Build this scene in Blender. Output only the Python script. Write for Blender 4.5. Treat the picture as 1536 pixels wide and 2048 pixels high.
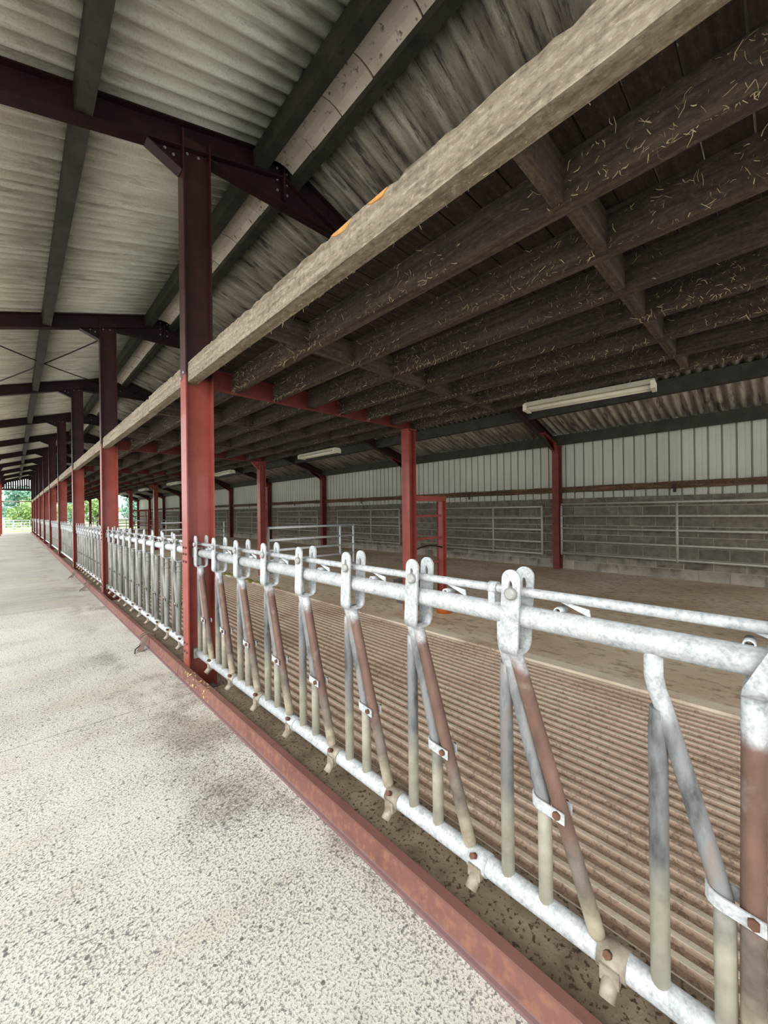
import bpy, math, random
from mathutils import Vector, Matrix
random.seed(7)
for o in list(bpy.data.objects): bpy.data.objects.remove(o)
SC = bpy.context.scene
COL = SC.collection

# ------------------------------------------------------------------ camera, sky, exposure
def set_camera():
    yaw, pitch, roll, f, h = 0.7643186, -0.00012, -0.0117085, 772.71, 1.5
    fw = Vector((math.sin(yaw)*math.cos(pitch), math.cos(yaw)*math.cos(pitch), math.sin(pitch)))
    r = Vector((math.cos(yaw), -math.sin(yaw), 0)); u = r.cross(fw)
    r2 = r*math.cos(roll)+u*math.sin(roll); u2 = -r*math.sin(roll)+u*math.cos(roll)
    cd = bpy.data.cameras.new('camera'); co = bpy.data.objects.new('camera', cd); COL.objects.link(co)
    cd.sensor_fit = 'HORIZONTAL'; cd.sensor_width = 36; cd.lens = f/1536*36
    cd.clip_start = .02; cd.clip_end = 600
    co.matrix_world = Matrix(((r2.x, u2.x, -fw.x, 0), (r2.y, u2.y, -fw.y, 0), (r2.z, u2.z, -fw.z, h), (0, 0, 0, 1)))
    SC.camera = co
set_camera()
W = bpy.data.worlds.new('overcast_sky'); SC.world = W; W.use_nodes = True
bg = W.node_tree.nodes['Background']; bg.inputs[0].default_value = (.90, .965, 1.0, 1); bg.inputs[1].default_value = 1.9
sun = bpy.data.lights.new('hazy_sun', 'SUN'); sun.energy = 1.6; sun.angle = math.radians(60); sun.color = (1, .96, .9)
so = bpy.data.objects.new('hazy_sun', sun); COL.objects.link(so)
so.rotation_euler = Vector((.80, .38, -.62)).to_track_quat('-Z', 'Y').to_euler()
SC.view_settings.view_transform = 'Standard'; SC.view_settings.look = 'None'
SC.view_settings.gamma = 1; SC.view_settings.exposure = 0.66; SC.view_settings.use_curve_mapping = False

# ------------------------------------------------------------------ helpers
def lin(c):
    return tuple(((v/255)/12.92 if v <= 10 else ((v/255+.055)/1.055)**2.4) for v in c)+(1,)

class NT:
    def __init__(s, name):
        s.m = bpy.data.materials.new(name); s.m.use_nodes = True; s.t = s.m.node_tree
        s.b = s.t.nodes['Principled BSDF']; s.tc = s.t.nodes.new('ShaderNodeTexCoord'); s.oi = s.t.nodes.new('ShaderNodeObjectInfo')
    def node(s, kind, props=None, **ins):
        n = s.t.nodes.new('ShaderNode'+kind)
        for k, v in (props or {}).items(): setattr(n, k, v)
        for k, v in ins.items():
            k = int(k[1:]) if k[0] == '_' else k
            s.put(n.inputs[k], v)
        return n
    def put(s, sock, v):
        if hasattr(v, 'bl_idname') and hasattr(v, 'outputs'): v = v.outputs[0]
        if hasattr(v, 'is_output'): s.t.links.new(v, sock)
        else: sock.default_value = v
    def math(s, op, a, b=0.0, c=0.0):
        n = s.t.nodes.new('ShaderNodeMath'); n.operation = op
        s.put(n.inputs[0], a); s.put(n.inputs[1], b); s.put(n.inputs[2], c); return n.outputs[0]
    def vec(s, stretch=(1, 1, 1), rnd=True):
        v = s.tc.outputs['Object']
        if rnd:
            o = s.math('MULTIPLY', s.oi.outputs['Random'], 43.0)
            a = s.node('VectorMath', {'operation': 'ADD'}, _0=v, _1=o); v = a.outputs[0]
        return s.node('Mapping', None, Vector=v, Scale=stretch).outputs[0]
    def noise(s, scale, detail=5, stretch=(1, 1, 1), rough=.6, rnd=True):
        return s.node('TexNoise', None, Vector=s.vec(stretch, rnd), Scale=scale, Detail=detail, Roughness=rough).outputs[0]
    def ramp(s, f, stops):
        n = s.t.nodes.new('ShaderNodeValToRGB'); s.put(n.inputs[0], f); e = n.color_ramp.elements
        while len(e) < len(stops): e.new(.5)
        for el, (p, c) in zip(e, stops):
            el.position = p; el.color = lin(c) if len(c) == 3 else c
        return n.outputs[0]
    def mix(s, f, a, b, mode='MIX'):
        n = s.node('Mix', {'data_type': 'RGBA', 'blend_type': mode})
        s.put(n.inputs[0], f); s.put(n.inputs[6], a); s.put(n.inputs[7], b); return n.outputs[2]
    def step(s, f, lo, hi):
        n = s.node('MapRange', {'interpolation_type': 'SMOOTHSTEP'}, Value=f, _1=lo, _2=hi); return n.outputs[0]
    def xyz(s): return s.node('SeparateXYZ', None, Vector=s.tc.outputs['Object']).outputs
    def done(s, col, rough=.7, metal=0, bump=None, bs=.3, dist=.01, vary=0):
        if vary:
            v = s.math('MULTIPLY_ADD', s.oi.outputs['Random'], 2*vary, 1-vary)
            col = s.node('HueSaturation', None, Color=col, Value=v).outputs[0]
        s.put(s.b.inputs['Base Color'], col); s.put(s.b.inputs['Roughness'], rough); s.put(s.b.inputs['Metallic'], metal)
        s.b.inputs['Specular IOR Level'].default_value = .3
        if bump is not None:
            b = s.node('Bump', None, Height=bump, Strength=bs, Distance=dist); s.t.links.new(b.outputs[0], s.b.inputs['Normal'])
        return s.m

def simple(name, c1, c2, scale=6, stretch=(1, 1, 1), rough=.7, metal=0, bs=.25, spot=None, vary=.06, fine=4.0, lo=.32, hi=.68):
    t = NT(name); f = t.noise(scale, 6, stretch); c = t.ramp(f, [(lo, c1), (hi, c2)])
    f2 = t.noise(scale*fine, 4, stretch)
    if spot: c = t.mix(t.step(f2, spot[1], spot[1]+.12), c, lin(spot[0]))
    else: c = t.mix(t.math('MULTIPLY', f2, .35), c, lin(tuple(int(v*.6) for v in c1)))
    return t.done(c, rough, metal, f2, bs, .006, vary)

M = {}
# concrete passage: exposed aggregate
def mk_concrete(name, base, base2, speck, amount, lines):
    t = NT(name); x, y, z = t.xyz()
    big = t.noise(.55, 5, rnd=False); c = t.ramp(big, [(.3, base), (.7, base2)])
    band = t.noise(1.3, 4, (.5, 1.5, 1), rnd=False)
    c = t.mix(t.math('MULTIPLY', t.step(band, .46, .70), .45), c, lin((178, 166, 138)))
    patch = t.noise(1.7, 4, rnd=False)
    near = t.math('MULTIPLY', t.step(x, .30, .85), t.step(t.noise(1.25, 4, (1.3, .9, 1), rnd=False), .46, .64))
    # salt and pepper grit; more of it is exposed where the surface has worn
    wear = t.math('ADD', t.math('MULTIPLY', t.step(patch, .35, .7), .05), t.math('MULTIPLY', near, .07))
    g1 = t.noise(105, 2.5, rnd=False); g2 = t.noise(48, 3, rnd=False)
    th = t.math('SUBTRACT', amount, wear)
    m1 = t.math('MULTIPLY', t.step(t.math('SUBTRACT', g1, th), -.01, .07), .78)
    c = t.mix(m1, c, lin(speck))
    m2 = t.math('MULTIPLY', t.step(t.math('SUBTRACT', g2, t.math('ADD', th, .075)), 0, .05), .8)
    c = t.mix(m2, c, lin((92, 90, 88)))
    lt = t.noise(85, 2, (1, 1, 1.7), rnd=False); c = t.mix(t.math('MULTIPLY', t.step(lt, .56, .68), .55), c, lin((224, 220, 212)))
    v = t.node('TexVoronoi', None, Vector=t.vec(rnd=False), Scale=30.0, Randomness=1.0)
    cell = t.node('SeparateColor', None, Color=v.outputs['Color']).outputs
    st = t.math('MULTIPLY', t.math('LESS_THAN', cell[0], .05), t.math('SUBTRACT', 1.0, t.step(t.math('ADD', v.outputs['Distance'], t.math('MULTIPLY', g2, .25)), .30, .42)))
    c = t.mix(t.math('MULTIPLY', st, .85), c, lin((84, 80, 78)))
    c = t.mix(t.math('MULTIPLY', near, .38), c, lin((120, 106, 86)))
    if lines: c = t.mix(t.math('MULTIPLY', t.step(t.noise(6, 4, (.18, 2.2, 1), rnd=False), .50, .66), .4), c, lin((132, 124, 110)))
    return t.done(c, .88, 0, t.math('ADD', g1, g2), .5, .005, 0)
M['slab_near'] = mk_concrete('passage_concrete_washed', (196, 191, 179), (212, 207, 197), (126, 121, 114), .535, False)
M['slab_far'] = mk_concrete('passage_concrete_grey', (158, 153, 143), (180, 175, 165), (118, 112, 103), .57, True)

def mk_pen(name, c1, c2, c3, stretch):
    t = NT(name); c = t.ramp(t.noise(1.1, 6, stretch, rnd=False), [(.3, c1), (.5, c2), (.72, c3)])
    g = t.noise(14, 5, stretch, rnd=False); c = t.mix(t.math('MULTIPLY', t.step(g, .50, .66), .55), c, lin((122, 98, 76)))
    w = t.noise(5, 5, rnd=False); c = t.mix(t.math('MULTIPLY', t.step(w, .56, .72), .45), c, lin((196, 180, 156)))
    return t.done(c, .8, 0, t.noise(90, 4, rnd=False), .4, .005)
M['pen'] = mk_pen('dung_stained_concrete', (182, 156, 128), (208, 186, 158), (226, 208, 184), (1, .6, 1))
def mk_groove():
    t = NT('ribbed_concrete'); x, y, z = t.xyz()
    c = t.ramp(t.noise(1.3, 6, rnd=False), [(.3, (168, 142, 120)), (.5, (188, 164, 142)), (.72, (206, 184, 162))])
    g = t.math('MULTIPLY_ADD', t.noise(26, 4, rnd=False), .5, t.math('MULTIPLY', t.noise(75, 3, rnd=False), .5))
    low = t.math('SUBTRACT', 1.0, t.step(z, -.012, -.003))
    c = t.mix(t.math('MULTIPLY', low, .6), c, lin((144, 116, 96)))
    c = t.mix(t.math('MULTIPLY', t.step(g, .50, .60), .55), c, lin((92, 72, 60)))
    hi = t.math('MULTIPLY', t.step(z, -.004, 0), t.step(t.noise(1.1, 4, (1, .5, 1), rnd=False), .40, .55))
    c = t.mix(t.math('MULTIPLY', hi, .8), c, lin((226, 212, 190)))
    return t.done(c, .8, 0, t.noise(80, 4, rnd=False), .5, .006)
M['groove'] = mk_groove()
M['strip'] = simple('muddy_concrete', (108, 92, 74), (148, 132, 110), 7, bs=.6, spot=((72, 56, 42), .52), vary=0, fine=8)
M['soil'] = simple('pit_soil', (38, 30, 24), (58, 46, 36), 9)
M['yard'] = simple('yard_concrete', (188, 184, 174), (206, 202, 192), 1.2, vary=0)
M['grass'] = simple('meadow_grass', (140, 156, 108), (172, 184, 132), .8, vary=0)
# steel paints
def mk_paint(name, line):
    t = NT(name); x, y, z = t.xyz()
    lo = t.ramp(t.noise(5, 6), [(.3, (138, 62, 52)), (.7, (158, 78, 66))])
    up = t.ramp(t.noise(6, 6), [(.3, (48, 28, 27)), (.7, (72, 40, 37))])
    if line:
        zz = t.math('ADD', z, t.math('MULTIPLY', t.noise(9, 3), .06))
        c = t.mix(t.step(zz, line-.02, line+.05), lo, up)
        base = t.math('SUBTRACT', 1.0, t.step(t.math('ADD', z, t.math('MULTIPLY', t.noise(8, 4), .5)), .30, .62))
        c = t.mix(t.math('MULTIPLY', base, .55), c, lin((110, 62, 48)))
    else: c = lo
    sp = t.noise(45, 4); c = t.mix(t.math('MULTIPLY', t.step(sp, .64, .72), .6), c, lin((96, 44, 34)))
    t.b.inputs['Coat Weight'].default_value = .15
    return t.done(c, .42, 0, sp, .08, .003, .05)
M['col'] = mk_paint('red_oxide_column', 2.80); M['red'] = mk_paint('red_oxide_paint', 0)
M['maroon'] = simple('dark_maroon_paint', (34, 20, 20), (52, 30, 28), 5, rough=.5, bs=.08, spot=((112, 60, 46), .68))
M['wallcol'] = simple('dull_and_shaded_red', (94, 40, 34), (122, 54, 44), 5, rough=.55, bs=.08, spot=((72, 36, 30), .60))
def mk_kerb():
    t = NT('rusty_kerb_steel'); x, y, z = t.xyz()
    c = t.ramp(t.noise(3, 6, (1, .5, 1), rnd=False), [(.3, (100, 64, 58)), (.7, (124, 86, 76))])
    r = t.noise(22, 5, rnd=False); side = t.math('SUBTRACT', 1.0, t.step(x, 1.098, 1.104))
    c = t.mix(t.math('MULTIPLY', t.math('MULTIPLY', side, t.step(r, .46, .62)), .6), c, lin((140, 98, 76)))
    c = t.mix(t.math('MULTIPLY', t.step(t.noise(9, 5, rnd=False), .55, .7), .4), c, lin((96, 62, 56)))
    band = t.math('MULTIPLY', t.step(y, 3.05, 3.3), t.math('SUBTRACT', 1.0, t.step(y, 3.6, 3.85)))
    c = t.mix(t.math('MULTIPLY', band, t.step(t.noise(38, 3, rnd=False), .60, .64)), c, lin((222, 196, 120)))
    c = t.mix(t.math('MULTIPLY', t.math('SUBTRACT', 1.0, t.step(z, .016, .03)), .7), c, lin((120, 96, 96)))
    return t.done(c, .75, 0, r, .3, .004)
M['kerb'] = mk_kerb()
M['rust'] = simple('rust_brown', (104, 88, 80), (142, 122, 108), 12, rough=.8)
# galvanised steel with dirt by height
def mk_galv(name, kind):
    t = NT(name); x, y, z = t.xyz()
    sp = t.math('MULTIPLY_ADD', t.noise(95, 3), .55, t.math('MULTIPLY', t.noise(26, 5), .45)); c = t.ramp(sp, [(.34, (148, 152, 155)), (.5, (186, 189, 190)), (.66, (210, 212, 211))])
    zz = t.math('ADD', z, t.math('MULTIPLY', t.math('SUBTRACT', t.noise(7, 4), .5), .24))
    if kind == 'upright':
        cream = t.ramp(t.noise(18, 4), [(.3, (162, 156, 139)), (.7, (190, 185, 168))])
        dark = t.ramp(t.noise(16, 5, (1, 1, .35)), [(.3, (72, 70, 68)), (.52, (128, 130, 131)), (.76, (140, 110, 92))])
        c = t.mix(t.math('SUBTRACT', 1.0, t.step(zz, .90, 1.04)), c, dark)
        c = t.mix(t.math('SUBTRACT', 1.0, t.step(zz, .40, .60)), c, cream)
    elif kind == 'arm':
        brown = t.ramp(t.noise(14, 5, (1, 1, .4)), [(.3, (92, 68, 60)), (.7, (122, 94, 82))])
        cream = t.ramp(t.noise(18, 4), [(.3, (138, 126, 106)), (.7, (182, 172, 150))])
        dark = t.ramp(t.noise(16, 5), [(.3, (92, 80, 72)), (.7, (128, 116, 106))])
        c = t.mix(t.math('SUBTRACT', 1.0, t.step(zz, .92, 1.0)), c, brown)
        c = t.mix(t.math('SUBTRACT', 1.0, t.step(zz, .44, .54)), c, dark)
        c = t.mix(t.math('SUBTRACT', 1.0, t.step(zz, .26, .40)), c, cream)
    elif kind == 'closed':
        d = t.ramp(t.noise(11, 5, (1, 1, .3)), [(.3, (100, 97, 92)), (.7, (160, 158, 152))])
        c = t.mix(t.math('SUBTRACT', 1.0, t.step(zz, .98, 1.08)), c, d)
    elif kind == 'new':
        c = t.ramp(sp, [(.36, (206, 211, 216)), (.64, (240, 243, 246))])
    elif kind == 'old':
        c = t.ramp(sp, [(.3, (144, 140, 127)), (.7, (184, 180, 166))])
    elif kind == 'collar':
        c = t.ramp(t.noise(20, 4), [(.3, (120, 106, 90)), (.7, (172, 164, 148))])
    d2 = t.noise(9, 5); c = t.mix(t.math('MULTIPLY', t.step(d2, .58, .75), .4), c, lin((150, 146, 134)))
    return t.done(c, t.math('MULTIPLY_ADD', sp, .3, .38), .15, sp, .12, .002, .04)
for k in ('rail', 'new', 'upright', 'arm', 'closed', 'old', 'collar'): M['g_'+k] = mk_galv('galvanised_'+k, k)
M['bolt'] = simple('bolt_steel', (150, 148, 142), (190, 190, 186), 30, rough=.45, metal=.3)
M['rustbolt'] = simple('rusty_bolt', (92, 62, 50), (122, 86, 68), 30, rough=.8)
# timber
def mk_timber(name, c1, c2, c3, ax, vary=.1):
    t = NT(name); st = (14, .7, 14) if ax == 'y' else (.7, 14, 14)
    g = t.noise(2.2, 8, st); c = t.ramp(g, [(.28, c1), (.5, c2), (.72, c3)])
    saw = t.noise(1.0, 3, (6, 46, 6) if ax == 'y' else (46, 6, 6))
    c = t.mix(t.math('MULTIPLY', t.step(saw, .45, .7), .28), c, lin(c1))
    b = t.noise(3, 5); c = t.mix(t.math('MULTIPLY', t.step(b, .55, .75), .4), c, lin(tuple(int(v*.6) for v in c1)))
    sp = t.noise(55, 4, (1, .45, 1) if ax == 'y' else (.45, 1, 1), rough=.7)
    c = t.mix(t.math('MULTIPLY', t.step(sp, .50, .66), .45), c, lin(tuple(int(v*.62) for v in c1)))
    c = t.mix(t.math('MULTIPLY', t.math('SUBTRACT', 1.0, t.step(sp, .34, .45)), .5), c, lin(tuple(min(255, int(v*1.12)) for v in c3)))
    return t.done(c, .85, 0, t.math('ADD', t.math('ADD', g, saw), sp), .45, .006, vary)
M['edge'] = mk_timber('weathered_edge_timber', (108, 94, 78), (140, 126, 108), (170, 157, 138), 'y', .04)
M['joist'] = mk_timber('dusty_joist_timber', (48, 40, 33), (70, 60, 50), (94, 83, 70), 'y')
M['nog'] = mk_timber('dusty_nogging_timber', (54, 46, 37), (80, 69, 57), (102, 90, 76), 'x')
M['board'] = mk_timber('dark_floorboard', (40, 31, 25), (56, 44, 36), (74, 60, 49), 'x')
M['rotten'] = mk_timber('rotten_rail_timber', (52, 40, 30), (90, 68, 50), (140, 98, 66), 'y')
M['split'] = simple('fresh_split_wood', (190, 128, 62), (222, 172, 104), 20)
M['gableboard'] = simple('dark_gable_board', (34, 28, 34), (52, 44, 50), 5)
# roof
def mk_sheet(name, c1, c2, c3, dirt, k):
    t = NT(name); st = (.6, 5, 1); g = t.noise(1.6, 6, st); c = t.ramp(g, [(.3, c1), (.52, c2), (.74, c3)])
    f = t.noise(70, 3); c = t.mix(t.math('MULTIPLY', t.step(f, .45, .7), .25), c, lin(tuple(int(v*.72) for v in c1)))
    d = t.noise(2.2, 6, (.8, 7, 1), rough=.7); c = t.mix(t.math('MULTIPLY', t.step(d, .5, .68), k), c, lin(dirt))
    return t.done(c, .9, 0, f, .25, .004, .07)
M['sheetL'] = mk_sheet('fibre_cement_clean', (188, 182, 162), (216, 211, 194), (232, 228, 212), (120, 112, 92), .5)
M['sheetR'] = mk_sheet('fibre_cement_sooty', (104, 94, 82), (158, 149, 134), (200, 193, 176), (50, 43, 38), .9)
M['purlin'] = simple('dirty_concrete_purlin', (40, 37, 31), (66, 60, 50), 4, bs=.5, spot=((40, 35, 29), .56))
M['ridge'] = simple('ridge_cap_cement', (190, 176, 158), (220, 208, 190), 4, spot=((120, 108, 92), .58))
# walls
def mk_block():
    t = NT('concrete_block'); x, y, z = t.xyz()
    wz = t.node('SeparateXYZ', None, Vector=t.node('NewGeometry').outputs['Position']).outputs[2]
    c = t.ramp(t.noise(9, 6), [(.3, (92, 85, 73)), (.7, (128, 120, 105))])
    d = t.noise(3, 5); c = t.mix(t.math('MULTIPLY', t.step(d, .52, .7), .55), c, lin((80, 70, 57)))
    # whitish limewash splashes low on the wall
    low = t.math('SUBTRACT', 1.0, t.step(t.math('ADD', wz, t.math('MULTIPLY', t.noise(3, 5), .9)), .50, .95))
    c = t.mix(t.math('MULTIPLY', low, .5), c, lin((196, 186, 170)))
    return t.done(c, .92, 0, t.noise(60, 4), .6, .008, .13)
M['block'] = mk_block()
M['mortar'] = simple('mortar', (164, 155, 136), (192, 183, 165), 9, bs=.5, vary=0)
M['clad'] = simple('grey_green_cladding', (186, 185, 168), (204, 202, 186), .8, rough=.55, bs=.03, vary=.025)
M['white'] = simple('cream_enamel', (214, 206, 182), (232, 226, 204), 8, rough=.5, spot=((170, 150, 118), .64))
M['tube'] = simple('dusty_lamp_tube', (226, 220, 198), (240, 236, 216), 10, rough=.35)
M['straw'] = simple('straw', (176, 156, 116), (232, 216, 176), 20, vary=0)
M['orange'] = simple('orange_plastic', (196, 104, 40), (214, 124, 56), 8, rough=.5)
M['trough'] = simple('grey_trough', (96, 88, 82), (124, 116, 108), 8)
M['moss'] = simple('moss', (120, 128, 40), (156, 158, 70), 14, bs=.6)
M['bark'] = simple('bark', (70, 58, 46), (98, 84, 68), 9, bs=.6)
def mk_leaf(name, c1, c2):
    t = NT(name); c = t.ramp(t.noise(1.4, 4), [(.35, c1), (.65, c2)]); m = t.done(c, .6)
    return m
M['leaf1'] = mk_leaf('hazed_green_leaves', (128, 158, 92), (178, 198, 128)); M['leaf2'] = mk_leaf('hazed_blue_green_leaves', (112, 156, 136), (156, 192, 170))  # outdoor haze and overexposure put into the pale leaf colours

class MB:
    def __init__(s): s.v = []; s.f = []; s.sm = []
    def face(s, idx, smooth=False): s.f.append(idx); s.sm.append(smooth)
    def hexa(s, p):
        n = len(s.v); s.v += [tuple(q) for q in p]
        for q in ((0, 3, 2, 1), (4, 5, 6, 7), (0, 1, 5, 4), (1, 2, 6, 5), (2, 3, 7, 6), (3, 0, 4, 7)): s.face(tuple(n+i for i in q))
    def box(s, x0, x1, y0, y1, z0, z1):
        s.hexa([(x0, y0, z0), (x1, y0, z0), (x1, y1, z0), (x0, y1, z0), (x0, y0, z1), (x1, y0, z1), (x1, y1, z1), (x0, y1, z1)]); return s
    def tube(s, pts, r, n=12, caps=True, rs=None):
        pts = [Vector(p) for p in pts]; rings = []; base = len(s.v)
        up = None
        for i, p in enumerate(pts):
            d = ((pts[min(i+1, len(pts)-1)]-pts[max(i-1, 0)])).normalized()
            if up is None:
                a = Vector((1, 0, 0)) if abs(d.x) < .8 else Vector((0, 0, 1)); up = (a-d*a.dot(d)).normalized()
            else: up = (up-d*up.dot(d)).normalized()
            w = d.cross(up); rr = rs[i] if rs else r
            for k in range(n):
                t = 2*math.pi*k/n; s.v.append(tuple(p+up*(rr*math.cos(t))+w*(rr*math.sin(t))))
        for i in range(len(pts)-1):
            for k in range(n):
                a = base+i*n+k; b = base+i*n+(k+1) % n; s.face((a, b, b+n, a+n), True)
        if caps:
            s.face(tuple(base+k for k in range(n-1, -1, -1))); e = base+(len(pts)-1)*n; s.face(tuple(e+k for k in range(n)))
        return s
    def ring_tube(s, p0, p1, r, ri, n=14):        # hollow tube
        p0 = Vector(p0); p1 = Vector(p1); d = (p1-p0).normalized(); a = Vector((1, 0, 0)) if abs(d.x) < .8 else Vector((0, 0, 1))
        up = (a-d*a.dot(d)).normalized(); w = d.cross(up); b = len(s.v)
        for p, rr in ((p0, r), (p1, r), (p1, ri), (p0, ri)):
            for k in range(n):
                t = 2*math.pi*k/n; s.v.append(tuple(p+up*(rr*math.cos(t))+w*(rr*math.sin(t))))
        for j in range(4):
            for k in range(n):
                k2 = (k+1) % n; j2 = (j+1) % 4
                s.face((b+j*n+k, b+j*n+k2, b+j2*n+k2, b+j2*n+k), j in (0, 2))
        return s
    def prism(s, prof, e0, e1):                   # prof: list of 3D points; extrude from +e0 to +e1
        n = len(s.v); m = len(prof); e0 = Vector(e0); e1 = Vector(e1)
        s.v += [tuple(Vector(p)+e0) for p in prof]+[tuple(Vector(p)+e1) for p in prof]
        s.face(tuple(n+i for i in range(m-1, -1, -1))); s.face(tuple(n+m+i for i in range(m)))
        for i in range(m): j = (i+1) % m; s.face((n+i, n+j, n+m+j, n+m+i))
        return s
    def mesh(s, name, mat):
        me = bpy.data.meshes.new(name); me.from_pydata(s.v, [], s.f); me.polygons.foreach_set('use_smooth', s.sm)
        me.materials.append(M[mat] if isinstance(mat, str) else mat); me.update()
        import bmesh
        bm = bmesh.new(); bm.from_mesh(me); bmesh.ops.recalc_face_normals(bm, faces=bm.faces); bm.to_mesh(me); bm.free()
        return me
    def build(s, name, mat, parent=None, loc=None):
        return put(s.mesh(name, mat), name, parent, loc)

def put(me, name, parent=None, loc=None):
    o = bpy.data.objects.new(name, me); COL.objects.link(o); o.parent = parent
    if loc: o.location = loc
    return o
def tag(o, label=None, cat=None, group=None, kind=None):
    if label: o['label'] = label
    if cat: o['category'] = cat
    if group: o['group'] = group
    if kind: o['kind'] = kind
    return o
def empty(name, loc=(0, 0, 0), **k):
    o = bpy.data.objects.new(name, None); COL.objects.link(o); o.location = loc; o.empty_display_size = .1
    return tag(o, **k)
def copy_tree(o, parent=None):
    c = o.copy(); COL.objects.link(c); c.parent = parent
    for ch in list(KIDS.get(o.name, [])): copy_tree(ch, c)
    return c
KIDS = {}
def index_tree(root):
    for o in COL.objects:
        if o.parent: KIDS.setdefault(o.parent.name, [])
    for o in COL.objects:
        if o.parent and o not in KIDS[o.parent.name]: KIDS[o.parent.name].append(o)
ORD = ['first', 'second', 'third', 'fourth', 'fifth', 'sixth', 'seventh', 'eighth', 'ninth', 'tenth', 'eleventh']

# ------------------------------------------------------------------ main dimensions
Y1, S = 3.8105, 4.7293          # near flange edge of the nearest column, bay length
WEB = .075                      # web sits this far behind that edge
XC, XI, XW = 1.149, 4.17, 9.20  # front faces of the three column rows
RX, RZ, RS = 2.2, 5.46, .313    # ridge
def zr(x): return RZ-RS*abs(x-RX)
K0, K1 = -2, 9
def yk(k): return Y1+k*S+WEB    # frame centre line
YA, YB = yk(K0), yk(K1)

# ------------------------------------------------------------------ floor
fl = tag(empty('floor'), 'concrete floor of passage and ribbed brown pen floor behind the barrier', 'floor', None, 'structure')
ys = [YA-1.5]+[8.20+S*(k-1) for k in range(-1, 10)]+[YB+4]
for i in range(len(ys)-1):
    near = ys[i] < 8.0 and ys[i+1] > 3
    MB().box(-1.6, 1.088, ys[i]+.006, ys[i+1]-.006, -.15, 0).build('concrete_slab', 'slab_near' if ys[i+1] < 9 else 'slab_far', fl)
# strip under the barrier, with a pit in front of each column
for k in range(K0, K1):
    MB().box(1.15, 1.50, yk(k)+.09, yk(k+1)-.50, -.15, .022).build('barrier_footing', 'strip', fl)
    MB().box(1.40, 1.50, yk(k+1)-.50, yk(k+1)+.09, -.15, .022).build('barrier_footing', 'strip', fl)
MB().box(1.088, 1.50, YA, YB, -.4, -.16).build('pit_bottom', 'soil', fl)
# ribbed floor
X0g, X1g, pit = 1.50, 3.70, .0768
prof = [(X0g, 0, -.15), (X0g, 0, 0)]
n = int((X1g-X0g)/pit)
for i in range(n):
    x = X0g+.01+i*pit
    prof += [(x+.020, 0, -.001), (x+.029, 0, -.014), (x+.062, 0, -.016), (x+.0725, 0, 0)]
prof += [(X1g, 0, 0), (X1g, 0, -.15)]
for k in range(K0, K1):
    b = MB(); m = len(prof); segs = 1
    b.v = [(x, yk(k)+.004, z) for x, _, z in prof]+[(x, yk(k+1)-.004, z) for x, _, z in prof]
    for i in range(m-1): b.face((i, i+1, m+i+1, m+i))
    b.face(tuple(range(m-1, -1, -1))); b.face(tuple(m+i for i in range(m)))
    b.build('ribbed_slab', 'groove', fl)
b = MB()
b.hexa([(3.70, YA, -.15), (3.82, YA, -.15), (3.82, YB, -.15), (3.70, YB, -.15), (3.70, YA, .022), (3.82, YA, .030), (3.82, YB, .030), (3.70, YB, .022)])
b.build('pen_step', 'groove', fl)
yj = [YA]+[2.155+S*k for k in range(-1, 10)]+[YB]
for i in range(len(yj)-1):
    b = MB(); a, c = yj[i]+.009, yj[i+1]-.009
    b.hexa([(3.82, a, -.15), (9.6, a, -.15), (9.6, c, -.15), (3.82, c, -.15), (3.82, a, .030), (9.6, a, .115), (9.6, c, .115), (3.82, c, .030)])
    b.build('pen_slab', 'pen', fl)
MB().box(3.7, 9.7, YA, YB, -.3, -.155).build('sub_base', 'soil', fl)
def zf(x): return .030+(x-3.82)*.085/5.78 if x > 3.82 else 0

# kerb (steel channel laid on edge)
kerb = tag(empty('trim_1'), 'rusty red steel kerb along the edge of the passage', 'kerb', None, 'structure')
kp = [(1.074, 0, 0), (1.074, 0, .014), (1.086, 0, .016), (1.100, 0, .098), (1.106, 0, .102), (1.146, 0, .100), (1.146, 0, -.14), (1.074, 0, -.14)]
for k in range(K0, K1):
    a = 8.67+S*(k-1); MB().prism(kp, (0, a+.004, 0), (0, a+S-.004, 0)).build('kerb_section', 'kerb', kerb)

# ------------------------------------------------------------------ back wall
wall = tag(empty('wall_right'), 'low concrete block wall with pale ribbed metal cladding above it', 'wall', None, 'structure')
WX = 9.41
ZT = 1.77; NC = 8; ch = (ZT-.10)/NC; bl = .45
MB().box(WX+.010, WX+.10, YA, YB, 0, ZT-.005).build('mortar', 'mortar', wall)
bmesh_full = MB().box(0, .1, .009, bl-.009, .007, ch-.007).mesh('block', 'block')
rest = MB(); cnt = 0
for c in range(NC):
    y = YA-(.225 if c % 2 else 0)
    while y < YB-.2:
        if -.7 < y < 15.6:
            put(bmesh_full, 'block', wall, (WX-random.random()*.006, y, .10+c*ch)); cnt += 1
        else: rest.box(WX-random.random()*.004, WX+.1, y+.007, y+bl-.007, .106+c*ch, .10+(c+1)*ch-.006)
        y += bl
tag(rest.build('far_blocks', 'block', wall), kind='stuff')
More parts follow.
